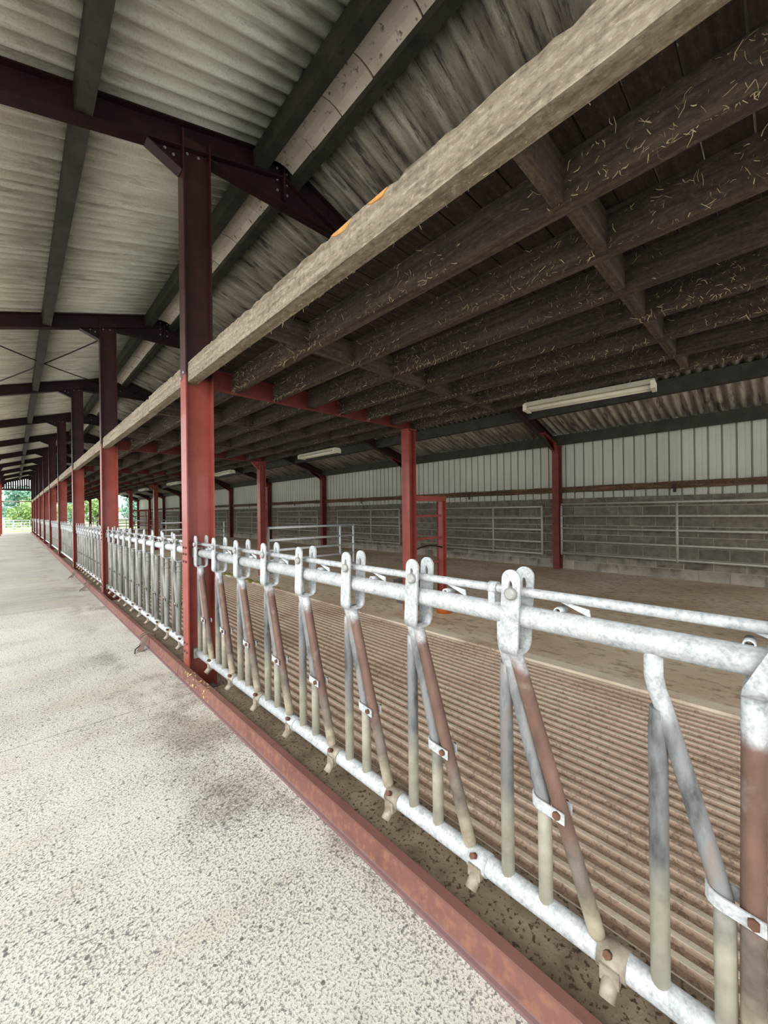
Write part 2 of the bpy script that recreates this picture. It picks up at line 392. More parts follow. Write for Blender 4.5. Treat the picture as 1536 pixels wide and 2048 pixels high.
# cladding sheets: pans with narrow recessed ribs every 0.2 m
pr = []
for i in range(5):
    y = i*.2; pr += [(0, y+.010), (0, y+.075), (.003, y+.08), (.003, y+.11), (0, y+.115), (0, y+.178), (.050, y+.182), (.050, y+.206)]
pr += [(0, 1.010), (0, 1.04)]
b = MB(); m = len(pr)
b.v = [(x, y, 1.715) for x, y in pr]+[(x, y, 3.20) for x, y in pr]+[(x+.002, y, 1.715) for x, y in pr]+[(x+.002, y, 3.20) for x, y in pr]
for i in range(m-1):
    b.face((i, i+1, m+i+1, m+i)); b.face((2*m+i, 2*m+i+1, 3*m+i+1, 3*m+i))
cm = b.mesh('cladding_sheet', 'clad')
for i in range(int((YB-YA)/1.0)): put(cm, 'cladding_sheet', wall, (WX+.045+.001*(i % 2), YA+i, 0))
for k in range(K0, K1):      # rotten timber sheeting rail
    b = MB(); a, c = yk(k)+.01, yk(k+1)-.01; N = 14
    for i in range(N):
        y0 = a+(c-a)*i/N; y1 = a+(c-a)*(i+1)/N
        random.seed(k*50+i); d0 = random.uniform(-.008, .008); random.seed(k*50+i+1); d1 = random.uniform(-.008, .008)
        b.hexa([(WX-.055, y0, 1.905+d0), (WX+.04, y0, 1.905+d0), (WX+.04, y1, 1.905+d1), (WX-.055, y1, 1.905+d1),
                (WX-.05, y0, 2.035-d0), (WX+.04, y0, 2.035), (WX+.04, y1, 2.035), (WX-.05, y1, 2.035-d1)])
    b.build('sheeting_rail', 'rotten', wall)
    MB().box(WX-.062, WX-.05, (a+c)/2-.025, (a+c)/2+.025, 1.82, 1.99).build('rail_cleat', 'maroon', wall)
random.seed(11)

# ------------------------------------------------------------------ roof
def sheet_mesh(x0, x1, mat, lift):
    p = .146; n = 8; cols = 7*n+5; sgn = 1
    ys_ = [i*p/n for i in range(cols)]; R = 2; b = MB(); th = .009
    for j in range(R):
        x = x0+(x1-x0)*j/(R-1); 
        for t in (0, th):
            for y in ys_: b.v.append((x, y, zr(x)+lift+.027+.026*math.cos(2*math.pi*y/p)+t))
    def id(j, t, i): return (j*2+t)*cols+i
    for i in range(cols-1):
        b.face((id(0, 0, i), id(0, 0, i+1), id(1, 0, i+1), id(1, 0, i)), True); b.face((id(0, 1, i), id(0, 1, i+1), id(1, 1, i+1), id(1, 1, i)), True)
        for j in (0, 1): b.face((id(j, 0, i), id(j, 0, i+1), id(j, 1, i+1), id(j, 1, i)))
    for i in (0, cols-1): b.face((id(0, 0, i), id(1, 0, i), id(1, 1, i), id(0, 1, i)))
    return b.mesh('roof_sheet', mat)
roofL = tag(empty('ceiling_left'), 'pale corrugated fibre cement roof slope above the passage', 'roof', None, 'structure')
roofR = tag(empty('ceiling_right'), 'sooty corrugated fibre cement roof slope above the pens', 'roof', None, 'structure')
rows = [(roofL, -1.30, .52, 'sheetL', 0), (roofL, .36, 2.10, 'sheetL', .011), (roofR, 2.30, 3.80, 'sheetR', .011), (roofR, 3.66, 5.20, 'sheetR', 0),
        (roofR, 5.06, 6.64, 'sheetR', .011), (roofR, 6.50, 8.08, 'sheetR', 0), (roofR, 7.92, 9.62, 'sheetR', .011)]
for par, a, c, mt, lift in rows:
    me = sheet_mesh(a, c, mt, lift)
    for i in range(int((YB-YA+.8)/1.022)+1):
        put(me, 'roof_sheet', par, (0, YA-.4+i*1.022, .004*(i % 2)))
# purlins set between the rafters, resting on their bottom flanges
def purlin(x, par, name='purlin', dep=.215, wt=.135, wb=.11):
    zb = zr(x)-dep; prof = [(x-wb/2, 0, zb), (x+wb/2, 0, zb), (x+wt/2, 0, zr(x+wt/2)), (x-wt/2, 0, zr(x-wt/2))]
    me = MB().prism(prof, (0, .006, 0), (0, S-.006, 0)).mesh(name, 'purlin')
    for k in range(K0, K1): put(me, name, par, (0, yk(k), 0))
for x in (-1.02, .43, 1.93): purlin(x, roofL)
for x in (2.34, 3.73, 5.13, 6.56, 7.99): purlin(x, roofR)
purlin(9.32, roofR, 'eave_purlin', .20, .12, .12)
rc = random.Random(2)
for k in range(K0, K1):
    y = yk(k)+.08
    while y < yk(k+1)-.15:        # short ridge pieces bedded between the two ridge purlins
        l = min(rc.uniform(.35, .75), yk(k+1)-.08-y); zo = rc.uniform(-.008, .008)
        pts = [(1.985, 5.265), (2.06, 5.295), (2.135, 5.305), (2.21, 5.295), (2.285, 5.265)]
        prof = [(x, 0, z+zo) for x, z in pts]+[(x, 0, z+zo+.03) for x, z in reversed(pts)]
        if -6 < y < 24: MB().prism(prof, (0, y, 0), (0, y+l-.014, 0)).build('ridge_piece', 'ridge', roofL)
        y += l
    b = MB(); pts = [(1.90, zr(1.90)+.062), (2.06, zr(2.06)+.07), (2.14, 5.545), (2.26, 5.545), (2.36, zr(2.36)+.07), (2.50, zr(2.5)+.062)]
    prof = [(x, 0, z) for x, z in pts]+[(x, 0, z+.012) for x, z in reversed(pts)]
    b.prism(prof, (0, yk(k)-.02, .004*(k % 2)), (0, yk(k+1)+.02, .004*(k % 2))); b.build('ridge_cap', 'ridge', roofL)

# ------------------------------------------------------------------ steel frames
def isec(b, length, d, bw, tf, tw):       # along +z, depth in x from 0..d, flange width in y centred 0
    b.box(0, tf, -bw/2, bw/2, 0, length); b.box(d-tf, d, -bw/2, bw/2, 0, length); b.box(tf, d-tf, -tw/2, tw/2, 0, length); return b
def hexbolt(b, p, ax, r=.014, h=.010, n=6):
    p = Vector(p); a = Vector(ax); b.tube([p, p+a*h], r, n); return b
CH = zr(XC+.125)-.26
def knee(pts, w, t=.012):       # plate web with a flange along the lower edge pts[0]->pts[1]
    b = MB(); b.prism([(x, -.004, z) for x, z in pts], (0, 0, 0), (0, .008, 0))
    (x0, z0), (x1, z1) = pts[0], pts[1]; dx, dz = x1-x0, z1-z0; L = math.hypot(dx, dz); nx, nz = -dz/L*t, dx/L*t
    b.hexa([(x0, -w/2, z0), (x1, -w/2, z1), (x1, w/2, z1), (x0, w/2, z0), (x0-nx, -w/2, z0-nz), (x1-nx, -w/2, z1-nz), (x1-nx, w/2, z1-nz), (x0-nx, w/2, z0-nz)])
    return b
kl = knee([(-.28, zr(XC-.28)-.245), (0, zr(XC)-.245-.20), (0, zr(XC)-.245)], .12).mesh('knee_bracket', 'maroon')
bome = []
for q in ((-.13, -.30), (-.06, -.32), (.06, -.24), (.16, -.22)): bome.append(hexbolt(MB(), (q[0], -.012, zr(XC)+q[1]), (0, 1, 0), .012, .024).mesh('bolt', 'bolt'))
for q in (.02, -.02): bome.append(hexbolt(MB(), (-.012, q*2, 2.79-q), (1, 0, 0), .014, .012).mesh('bolt', 'bolt'))
for z in (1.19, 1.13, 1.06, .30, .22):
    for q in (-.035, .035): bome.append(hexbolt(MB(), (-.009, q, z), (1, 0, 0), .010, .010).mesh('bolt', 'rustbolt'))
base = MB().box(-.02, .27, -.10, .10, -.16, -.14).mesh('base_plate', 'rust')
shaft2 = isec(MB(), CH+.28, .25, .15, .012, .009); shaft2.v = [(x, y, z-.14) for x, y, z in shaft2.v]; shaft = shaft2.mesh('shaft', 'col')
for k in range(K0, K1+1):
    n = k+1
    if k >= 0: lab = '%s red steel column along the feed barrier, counting from the nearest' % ORD[k] if k else 'nearest and largest red steel column, standing at the end of the open headlocks'
    else: lab = 'red steel column of the barrier row, %s behind the viewer' % ORD[-k-1]
    c = tag(empty('steel_column', (XC, yk(k), 0)), lab, 'column', 'columns along the feed barrier')
    put(shaft, 'shaft', c); put(kl, 'knee_bracket', c); put(base, 'base_plate', c)
    if k < 4:
        for me in bome: put(me, 'bolt', c)
# rafters
def rafter(x0, x1):
    b = MB(); h = .245
    def sl(zo0, zo1, w):
        b.hexa([(x0, -w/2, zr(x0)+zo0), (x1, -w/2, zr(x1)+zo0), (x1, w/2, zr(x1)+zo0), (x0, w/2, zr(x0)+zo0),
                (x0, -w/2, zr(x0)+zo1), (x1, -w/2, zr(x1)+zo1), (x1, w/2, zr(x1)+zo1), (x0, w/2, zr(x0)+zo1)])
    sl(-.014, -.001, .13); sl(-h, -h+.014, .13); sl(-h+.014, -.014, .008); return b
rl = rafter(-.80, RX-.002).mesh('rafter_arm', 'maroon'); rr = rafter(RX+.002, WX+.04).mesh('rafter_arm', 'maroon')
zb = 4.955
hp = MB(); hp.prism([(1.40, -.005, zb-.03), (3.25, -.005, zb), (3.25, -.005, zr(3.25)-.23), (RX, -.005, zr(RX)-.23), (1.40, -.005, zr(1.40)-.23)], (0, 0, 0), (0, .010, 0))
hp.hexa([(1.38, -.065, zb-.046), (3.27, -.065, zb-.014), (3.27, .065, zb-.014), (1.38, .065, zb-.046), (1.38, -.065, zb-.030), (3.27, -.065, zb), (3.27, .065, zb), (1.38, .065, zb-.030)])
hap = hp.mesh('apex_haunch', 'maroon')
abm = []
for q in ((-.06, 5.08), (.06, 5.08), (-.06, 5.20), (.06, 5.20), (-.06, 5.32), (.06, 5.32)): abm.append(hexbolt(MB(), (RX+q[0], -.016, q[1]), (0, 1, 0), .013, .03).mesh('bolt', 'bolt'))
eh = MB().box(RX-.012, RX+.012, -.065, .065, zb, RZ-.03).mesh('end_plate', 'maroon')
for k in range(K0, K1+1):
    lab = '%s dark maroon steel rafter across the roof, counting away from the viewer' % ORD[k] if k >= 0 else 'dark maroon steel rafter %s behind the viewer' % ORD[-k-1]
    r = tag(empty('steel_rafter', (0, yk(k), 0)), lab, 'rafter', 'roof rafters')
    for me, nm in ((rl, 'rafter_arm'), (rr, 'rafter_arm'), (hap, 'apex_haunch'), (eh, 'end_plate')): put(me, nm, r)
    if k < 4:
        for me in abm: put(me, 'bolt', r)
# wall columns with eave haunch
ws = MB(); isec(ws, zr(XW)-.245-.02, .20, .15, .012, .009); ws.v = [(x, y, z+.02) for x, y, z in ws.v]; wsm = ws.mesh('shaft', 'wallcol')
def zrw(x): return zr(XW+x)-.245
wk = knee([(-.62, zrw(-.62)), (0, 2.62+.27), (0, zrw(0))], .13)
wkm = knee([(-.66, zrw(-.66)+.0), (-.10, 3.06), (0, 2.84), (0, zrw(0))], .13); 
b2 = MB(); b2.hexa([(-.10, -.065, 3.06), (0, -.065, 2.84), (0, .065, 2.84), (-.10, .065, 3.06), (-.115, -.065, 3.052), (-.012, -.065, 2.825), (-.012, .065, 2.825), (-.115, .065, 3.052)])
nb = len(wkm.v); wkm.v += b2.v; wkm.f += [tuple(nb+i for i in f) for f in b2.f]; wkm.sm += b2.sm
wkmm = wkm.mesh('eave_haunch', 'wallcol')
for k in range(K0, K1+1):
    lab = '%s dull red wall column against the block wall, counting from the right' % ORD[k] if k >= 0 else 'dull red wall column %s behind the viewer' % ORD[-k-1]
    c = tag(empty('wall_column', (XW, yk(k)-(.12 if k == 0 else 0), 0)), lab, 'column', 'columns along the back wall')
    put(wsm, 'shaft', c); put(wkmm, 'eave_haunch', c)
# inner columns and cross beams
ish = MB(); isec(ish, 2.715, .152, .152, .010, .008); ism = ish.mesh('shaft', 'red')
cap = MB().box(-.02, .172, -.08, .08, 2.70, 2.715).mesh('cap_plate', 'red')
kb = knee([(-.16, 2.70), (0, 2.54), (0, 2.70)], .05).mesh('knee_bracket', 'red')
cb = MB(); cb.box(1.40, XI+.15, -.032, .032, 2.716, 2.724); cb.box(1.40, XI+.15, -.032, .032, 2.888, 2.90); cb.box(1.40, XI+.15, -.004, .004, 2.724, 2.888)
cbm = cb.mesh('cross_beam', 'wallcol')  # darker wall-column red puts the shade under the loft into the beam colour
for k in range(K0, K1+1):
    if k >= 0: l1 = '%s red inner column holding up the timber loft, counting from the nearest' % ORD[k]; l2 = '%s red steel cross beam under the loft joists, counting from the nearest' % ORD[k]
    else: l1 = 'red inner column under the loft, %s behind the viewer' % ORD[-k-1]; l2 = 'red steel cross beam under the loft, %s behind the viewer' % ORD[-k-1]
    c = tag(empty('inner_column', (XI, yk(k), 0)), l1, 'column', 'inner columns under the loft')
    put(ism, 'shaft', c); put(cap, 'cap_plate', c)
    if k > 0: put(kb, 'knee_bracket', c)
    tag(put(cbm, 'cross_beam', None, (0, yk(k), 0)), l2, 'beam', 'cross beams under the loft')
# passage-side eave columns
es = MB(); isec(es, zr(-.80)-.245, .15, .15, .010, .008); esm = es.mesh('shaft', 'red')
ek = knee([(.45, zr(-.35)-.245), (.15, zr(-.65)-.245-.45), (.15, zr(-.65)-.245)], .1).mesh('knee_bracket', 'maroon')
for k in range(K0, K1+1):
    lab = 'slim red eave column at the open side, %s along the passage' % ORD[k-K0] if k < K1 else 'slim red eave column at the far left end of the passage'
    c = tag(empty('eave_column', (-.86, yk(k), 0)), lab, 'column', 'columns along the open side')
    put(esm, 'shaft', c); put(ek, 'knee_bracket', c)
# roof bracing rods in the second bay of the left slope
def rod(p, q, lab):
    b = MB(); N = 10; pts = [Vector(p).lerp(Vector(q), i/N)-Vector((0, 0, .05*math.sin(math.pi*i/N))) for i in range(N+1)]
    b.tube(pts, .012, 8); tag(b.build('bracing_rod', 'maroon'), lab, 'rod', 'crossed roof bracing rods')
rod((-.75, yk(1)+.05, zr(-.75)-.12), (1.75, yk(2)-.05, zr(1.75)-.12), 'thin dark roof bracing rod falling from left rafter to right column')
rod((1.75, yk(1)+.05, zr(1.75)-.12), (-.75, yk(2)-.05, zr(-.75)-.12), 'thin dark roof bracing rod rising to the right between rafters')

# ------------------------------------------------------------------ timber loft
JX = [1.61, 2.055, 2.50, 2.955, 3.41, 3.86, 4.29]
def edge_piece(y0, y1, zo=0, seed=1, parent=None):
    rnd = random.Random(seed); b = MB(); N = max(8, int((y1-y0)/.05)); n0 = len(b.v)
    for i in range(N+1):
        y = y0+(y1-y0)*i/N; j = rnd.uniform(-.004, .003)-(.007 if rnd.random() < .10 else 0); q = rnd.uniform(-.003, .003)
        b.v += [(1.170+q*.4, y, 2.722+zo+q), (1.258, y, 2.722+zo), (1.258, y, 2.905+zo), (1.200, y, 2.912+zo+j*.3), (1.172+abs(j)*.8, y, 2.903+zo+j)]
    for i in range(N):
        for k in range(5): a = n0+i*5+k; c = n0+i*5+(k+1) % 5; b.face((a, c, c+5, a+5))
    b.face(tuple(n0+k for k in range(5))); b.face(tuple(n0+N*5+4-k for k in range(5)))
    return b.build('edge_beam', 'edge', parent)
jm = {}
for k in range(K0, K1):
    lab = 'dark timber loft of joists and boards in the %s bay from the viewer' % ORD[k+1] if k >= -1 else 'dark timber loft of joists and boards in the rearmost bay behind the viewer'
    L = tag(empty('timber_loft', (0, yk(k), 0)), lab, 'loft', 'loft bays')
    if k == 0:
        edge_piece(.006, 5.253-yk(0)-.003, 0, 3, L); edge_piece(5.253-yk(0)+.003, S-.006, -.012, 4, L)
    else: edge_piece(.006, S-.006, 0, 10+k, L)
    for i, x in enumerate(JX):
        key = 'j%d' % i
        if key not in jm:
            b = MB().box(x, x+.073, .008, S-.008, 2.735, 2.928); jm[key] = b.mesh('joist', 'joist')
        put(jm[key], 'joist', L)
    xs = [1.258]+JX
    for row in (1.47, 3.36):
        for i in range(len(JX)):
            a = (xs[i]+.073 if i else 1.258); c = JX[i]; key = 'n%d' % i
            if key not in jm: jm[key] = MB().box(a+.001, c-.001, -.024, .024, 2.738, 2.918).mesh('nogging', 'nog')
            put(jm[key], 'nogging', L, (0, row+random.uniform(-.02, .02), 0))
    nb_ = 31; bw = S/nb_
    if -1 <= k <= 2:
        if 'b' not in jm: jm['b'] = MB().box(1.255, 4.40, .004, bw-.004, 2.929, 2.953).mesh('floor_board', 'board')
        for i in range(nb_): put(jm['b'], 'floor_board', L, (0, i*bw, random.uniform(0, .003)))
    else:
        if 'bb' not in jm:
            b = MB()
            for i in range(nb_): b.box(1.255, 4.40, i*bw+.004, (i+1)*bw-.004, 2.929, 2.953)
            jm['bb'] = b.mesh('floor_boards', 'board')
        tag(put(jm['bb'], 'floor_boards', L), kind='stuff')
# split wood on the edge beam
for y, l, h in ((1.50, .17, .020), (1.24, .13, .012)):
    pr_ = [(1.1690, y-l/2, 2.896), (1.1690, y-l*.2, 2.888-h), (1.1690, y+l*.05, 2.892-h), (1.1690, y+l*.3, 2.890-h*.5), (1.1690, y+l/2, 2.897)]
    pr2 = [(1.186, p[1], 2.900) for p in pr_]
    b = MB(); n_ = len(pr_); b.v = pr_+pr2+[(p[0]+.012, p[1], p[2]-.004) for p in pr_]
    for i in range(n_-1):
        b.face((i, i+1, n_+i+1, n_+i)); b.face((i, i+1, 2*n_+i+1, 2*n_+i))
    b.face(tuple(range(n_)))
    tag(b.build('wood_split', 'split'), 'bright orange %s split on the top of the loft edge beam' % ('long' if l > .15 else 'short'), 'split wood')

# straw hanging on the joists
rs = random.Random(5); b = MB()
def wisp(p, d, w):
    p = Vector(p); d = Vector(d); s_ = d.cross(Vector((rs.uniform(-1, 1), rs.uniform(-1, 1), rs.uniform(-1, 1)))).normalized()*w
    mid = p+d*.5+Vector((rs.uniform(-1, 1), rs.uniform(-1, 1), rs.uniform(-1, 1)))*d.length*.18
    n = len(b.v); b.v += [tuple(p-s_), tuple(p+s_), tuple(mid+s_), tuple(mid-s_), tuple(p+d+s_*.5), tuple(p+d-s_*.5)]
    b.face((n, n+1, n+2, n+3)); b.face((n+3, n+2, n+4, n+5))
for i in range(11000):
    y = rs.uniform(-.3, 11) if rs.random() < .5 else rs.uniform(-.3, 4); x = rs.choice(JX+[1.258-.073])
    if math.sin(y*2.1+x*9)+math.sin(y*5.3+x*4) < rs.uniform(-1.5, 1.2): continue
    side = -.002 if x > 1.3 else .075
    L = rs.uniform(.012, .05); d = Vector((rs.uniform(-.8, .1), rs.uniform(-.6, .6), rs.uniform(-1, .3))).normalized()*L
    wisp((x+side, y, rs.uniform(2.74, 2.92) if rs.random() < .7 else 2.737), d, rs.uniform(.0008, .0018))
tag(b.build('straw_wisps', 'straw'), 'loose straw wisps caught on the loft joists', 'straw', None, 'stuff')

# strip lamps under the loft edge
def lamp():
    r = empty('strip_lamp')
    b = MB(); b.prism([(-.085, 0, .006), (.085, 0, .006), (.060, 0, .052), (-.060, 0, .052)], (0, -.60, 0), (0, .60, 0)); b.build('housing', 'white', r)
    for s_ in (-.045, .045):
        b = MB(); b.tube([(s_, -.575, -.018), (s_, .575, -.018)], .019, 12); b.build('lamp_tube', 'tube', r)
    for s_ in (-1, 1):
        b = MB(); b.box(-.085, .085, s_*.59-.018, s_*.59+.018, -.042, .03); b.build('lamp_end', 'white', r)
        b = MB(); b.tube([(0, s_*.40, .048), (0, s_*.40, .079)], .006, 6); b.build('hanger', 'rust', r)
    b = MB(); b.prism([(-.018, 0, .006), (0, 0, -.030), (.018, 0, .006)], (0, -.57, 0), (0, .57, 0)); b.build('reflector', 'white', r)
    return r
lp = lamp(); index_tree(lp)
for k in range(0, 7):
    o = lp if k == 0 else copy_tree(lp)
    tag(o, 'dusty cream strip lamp hanging under the loft, %s from the viewer' % ('nearest' if k == 0 else ORD[k]), 'lamp', 'strip lamps under the loft')
    o.location = (4.235+(.10 if k else .03), 1.44+k*S+(.0 if k == 0 else .2), 2.652); o.rotation_euler = (0, 0, math.radians(6 if k == 0 else (k*3 % 5)-2))

# ------------------------------------------------------------------ feed barriers
XF = 1.25; RAIL = 1.140; LOCK = 1.222; BOT = .195
def u_yoke(b, yt, yb, zt, z0):
    w = .033; t = .009; n = 32; zc = zt-w; zl = z0+.035
    def c_at(z): return yb+(yt-yb)*(z-z0)/(zt-z0)
    for sx in (-1, 1):
        X = sx*.048; out = []; inn = []
        for i in range(n):
            a = 2*math.pi*i/n; cy, cz = math.cos(a), math.sin(a)
            if cz >= 0: out.append((c_at(zc)+w*cy, zc+w*cz))
            elif abs(cy) >= abs(cz): z = zc+(zl-zc)*abs(cz)/abs(cy); out.append((c_at(z)+math.copysign(w, cy), z))
            else: out.append((c_at(zl)+w*cy/abs(cz), zl))
            inn.append((c_at(zt-.062)+.008*cy, zt-.062+.024*cz))
        base_ = len(b.v)
        for x_ in (X-t/2, X+t/2): b.v += [(x_, y, z) for y, z in out]+[(x_, y, z) for y, z in inn]
        for i in range(n):
            j = (i+1) % n
            for q in (0, 2*n): b.face((base_+q+i, base_+q+j, base_+q+n+j, base_+q+n+i))
            b.face((base_+i, base_+j, base_+2*n+j, base_+2*n+i)); b.face((base_+n+i, base_+n+j, base_+3*n+j, base_+3*n+i))
    # bottom bend of the U: bent strip of the same width
    pts = [(-.048, zl, w)]
    for i in range(7): a = math.pi/2*i/6; pts.append((-.048+.024*(1-math.cos(a)), z0+.024-.024*math.sin(a), w-.006*math.sin(a)))
    pts += [(-x, z, q) for x, z, q in reversed(pts)]
    base_ = len(b.v); m = len(pts)
    for i, (x, z, q) in enumerate(pts):
        p0 = pts[max(i-1, 0)]; p1 = pts[min(i+1, m-1)]; dx, dz = p1[0]-p0[0], p1[1]-p0[1]; L = math.hypot(dx, dz); nx, nz = -dz/L*t/2, dx/L*t/2
        y = c_at(z); b.v += [(x+nx, y-q, z+nz), (x+nx, y+q, z+nz), (x-nx, y+q, z-nz), (x-nx, y-q, z-nz)]
    for i in range(m-1):
        for k in range(4): a = base_+i*4+k; c = base_+i*4+(k+1) % 4; b.face((a, c, c+4, a+4), k in (0, 2))
HEADS = [.2+.445*i for i in range(11)]; HEADS[0] = .31
HEADS_UP = [.30+.432*i for i in range(11)]
def head_meshes(closed):
    h = {}
    um = 'closed' if closed else 'upright'
    h['upright'] = MB().tube([(0, 0, BOT+.02), (0, 0, .90), (0, -.004, .965)], .0225, 14).mesh('upright', 'g_'+um)
    b = MB(); b.tube([(0, .008, 1.12), (0, .008, 1.05), (0, .002, 1.015), (0, -.012, .975), (0, -.055, .82), (0, -.118, .59), (0, -.128, .55), (0, -.133, .51), (0, -.134, BOT+.02)], .0225, 14)
    h['bent_bar'] = b.mesh('bent_bar', 'g_'+um)
    if closed: top, foot, yt, yb = (-.20, 1.0), (-.155, .215), -.215, -.21
    else: top, foot, yt, yb = (-.040, 1.0), (-.292, .215), -.052, -.036
    T = Vector((0, top[0], top[1])); F = Vector((0, foot[0], foot[1])); d = (F-T).normalized()
    b = MB(); b.tube([T+d*-.02, T+d*.05, T.lerp(F, .3), T.lerp(F, .6), F-d*.02, F-d*.006, F], .024, 14, rs=[.024, .024, .024, .024, .024, .019, .010])
    if closed:
        for z in (.90, .955): b.tube([(0, -.197+(.0), z), (0, -.1975, z+.012)], .0285, 14)
    h['swing_arm'] = b.mesh('swing_arm', 'g_closed' if closed else 'g_arm')
    b = MB(); u_yoke(b, yt, yb, 1.302, 1.012); h['yoke'] = b.mesh('yoke', 'g_rail')
    b = MB(); b.tube([(-.070, yt, LOCK), (-.064, yt, LOCK), (-.053, yt, LOCK)], .021, 14, rs=[.014, .021, .021]); b.tube([(-.06, yt, LOCK), (.062, yt, LOCK)], .008, 8)
    h['lock_bolt'] = b.mesh('lock_bolt', 'bolt')
    h['swing_arm_up'] = MB().tube([(0, -.190, 1.06), (0, -.188, .9), (0, -.184, .55), (0, -.182, .24), (0, -.182, .225), (0, -.182, .215)], .024, 14, rs=[.024, .024, .024, .024, .019, .010]).mesh('swing_arm', 'g_arm')
    b = MB(); u_yoke(b, -.315, -.195, 1.325, 1.065); h['yoke_up'] = b.mesh('yoke', 'g_rail')
    # pivot strap round the bent bar
    py = top[0]+(foot[0]-top[0])*(1-.545)/(1-.215)
    b = MB(); by = -.128; r = .028; path = []
    path.append((-r, py-.022))
    path.append((-r, by)); 
    for i in range(1, 8): a = math.pi*i/8; path.append((-r*math.cos(a), by+r*math.sin(a)))
    path.append((r, by)); path.append((r, py-.022))
    for i in range(len(path)-1):
        (x0, y0), (x1, y1) = path[i], path[i+1]; s0 = 1+.005/r
        z0 = .532+.10*(y0-by); z1 = .532+.10*(y1-by)
        b.hexa([(x0, y0, z0), (x1, y1, z1), (x1*s0, by+(y1-by)*s0 if abs(x1) < r else y1, z1), (x0*s0, by+(y0-by)*s0 if abs(x0) < r else y0, z0),
                (x0, y0, z0+.034), (x1, y1, z1+.034), (x1*s0, by+(y1-by)*s0 if abs(x1) < r else y1, z1+.034), (x0*s0, by+(y0-by)*s0 if abs(x0) < r else y0, z0+.034)])
    h['pivot_strap'] = b.mesh('pivot_strap', 'g_old' if closed else 'g_rail')
    b = MB(); b.tube([(-.044, py, .547), (-.032, py, .547)], .012, 6); b.tube([(-.034, py, .547), (.050, py, .547)], .006, 8); h['pivot_bolt'] = b.mesh('pivot_bolt', 'rustbolt')
    h['stop_tube'] = MB().ring_tube((-.002, -.182, RAIL+.036), (.050, -.182, RAIL+.036), .0125, .009).mesh('stop_tube', 'g_rail')
    h['stop_plate'] = MB().prism([(.004, -.165, LOCK-.006), (.004, -.275, LOCK-.026), (.004, -.278, LOCK-.050)], (0, 0, 0), (.005, 0, 0)).mesh('stop_plate', 'g_rail')
    b = MB(); b.tube([(0, .075, BOT), (0, .150, BOT)], .0395, 18)
    c = b.mesh('collar', 'g_collar'); h['collar'] = c
    h['collar_b'] = MB().tube([(0, .075, BOT), (0, .150, BOT)], .0395, 18).mesh('collar', 'g_rail')
    b = MB(); b.box(-.046, -.024, .088, .138, BOT-.040, BOT+.004); b.ring_tube((-.026, .113, BOT-.026), (-.066, .113, BOT-.066), .021, .017); h['drain_stub'] = b.mesh('stub', 'g_collar')
    h['collar_bolt'] = MB().tube([(-.030, .118, BOT+.030), (-.050, .118, BOT+.042)], .011, 6).mesh('collar_bolt', 'rustbolt')
    return h
def barrier(closed, detail=2):
    r = empty('feed_barrier'); h = head_meshes(closed)
    y0, y1 = .02, S-.02
    MB().tube([(0, y0, RAIL), (0, y1, RAIL)], .036, 20).build('top_rail', 'g_rail', r)
    MB().tube([(.004, y0, LOCK), (.004, y1, LOCK)], .0155, 14).build('lock_bar', 'g_rail', r)
    MB().tube([(0, y0, BOT), (0, y1, BOT)], .035, 20).build('bottom_rail', 'g_rail', r)
    hd = HEADS_UP if closed else HEADS
    for i, a in enumerate(hd):
        L = (0, a, 0)
        put(h['upright'], 'upright', r, L)
        bb = put(h['bent_bar'], 'bent_bar', r, L); 
        sfx = '_up' if (i == 2 and not closed) else ''
        arm = put(h['swing_arm'+sfx], 'swing_arm', r, L); put(h['yoke'+sfx], 'yoke', arm)
        if detail >= 1:
            if not sfx: put(h['lock_bolt'], 'lock_bolt', r, L)
            ps = put(h['pivot_strap'], 'pivot_strap', bb)
        if detail >= 2:
            put(h['pivot_bolt'], 'pivot_bolt', arm); put(h['stop_tube'], 'stop_tube', r, L)
            if i > 0: put(h['stop_plate'], 'stop_plate', r, L)
            if i == len(HEADS)-1: continue
            c = put(h['collar' if i % 3 else 'collar_b'], 'collar', r, L); put(h['drain_stub'], 'stub', c); put(h['collar_bolt'], 'collar_bolt', c)
    # bracket carrying the lock bar, next to the fourth head
    if detail >= 1:
        for q in (hd[3]+.045, hd[8]+.045):
            b = MB(); b.ring_tube((.004, q-.016, LOCK), (.004, q+.016, LOCK), .023, .016); b.box(-.016, .024, q-.013, q+.013, RAIL+.030, LOCK-.014); b.build('lock_bar_guide', 'g_rail', r)
        for z in (RAIL, BOT):
            for q in (.007, S-.042): MB().box(-.045, .045, q, q+.035, z-.045, z+.045).build('end_cleat', 'g_old', r)
    return r
b0 = barrier(False, 2)
b0.location = (XF, yk(-1), 0); tag(b0, 'galvanised feed barrier with slanting open headlock arms, nearest the viewer', 'feed barrier', 'headlock feed barriers')
b1 = barrier(True, 2); b1.location = (XF, yk(0), 0); tag(b1, 'galvanised feed barrier with upright arms just behind the nearest red column', 'feed barrier', 'headlock feed barriers')
b3 = barrier(True, 1); b3.location = (XF, yk(2), 0); tag(b3, 'galvanised feed barrier panel, third bay from the viewer', 'feed barrier', 'headlock feed barriers')
KIDS.clear(); index_tree(b1)
c = copy_tree(b1); c.location = (XF, yk(1), 0); tag(c, 'galvanised feed barrier panel starting at the second red column', 'feed barrier')
tag(b3, 'galvanised feed barrier panel starting at the third red column', 'feed barrier')
for k in range(3, 9):
    c = copy_tree(b3); c.location = (XF, yk(k), 0); tag(c, 'galvanised feed barrier panel starting at the %s red column' % ORD[k], 'feed barrier')
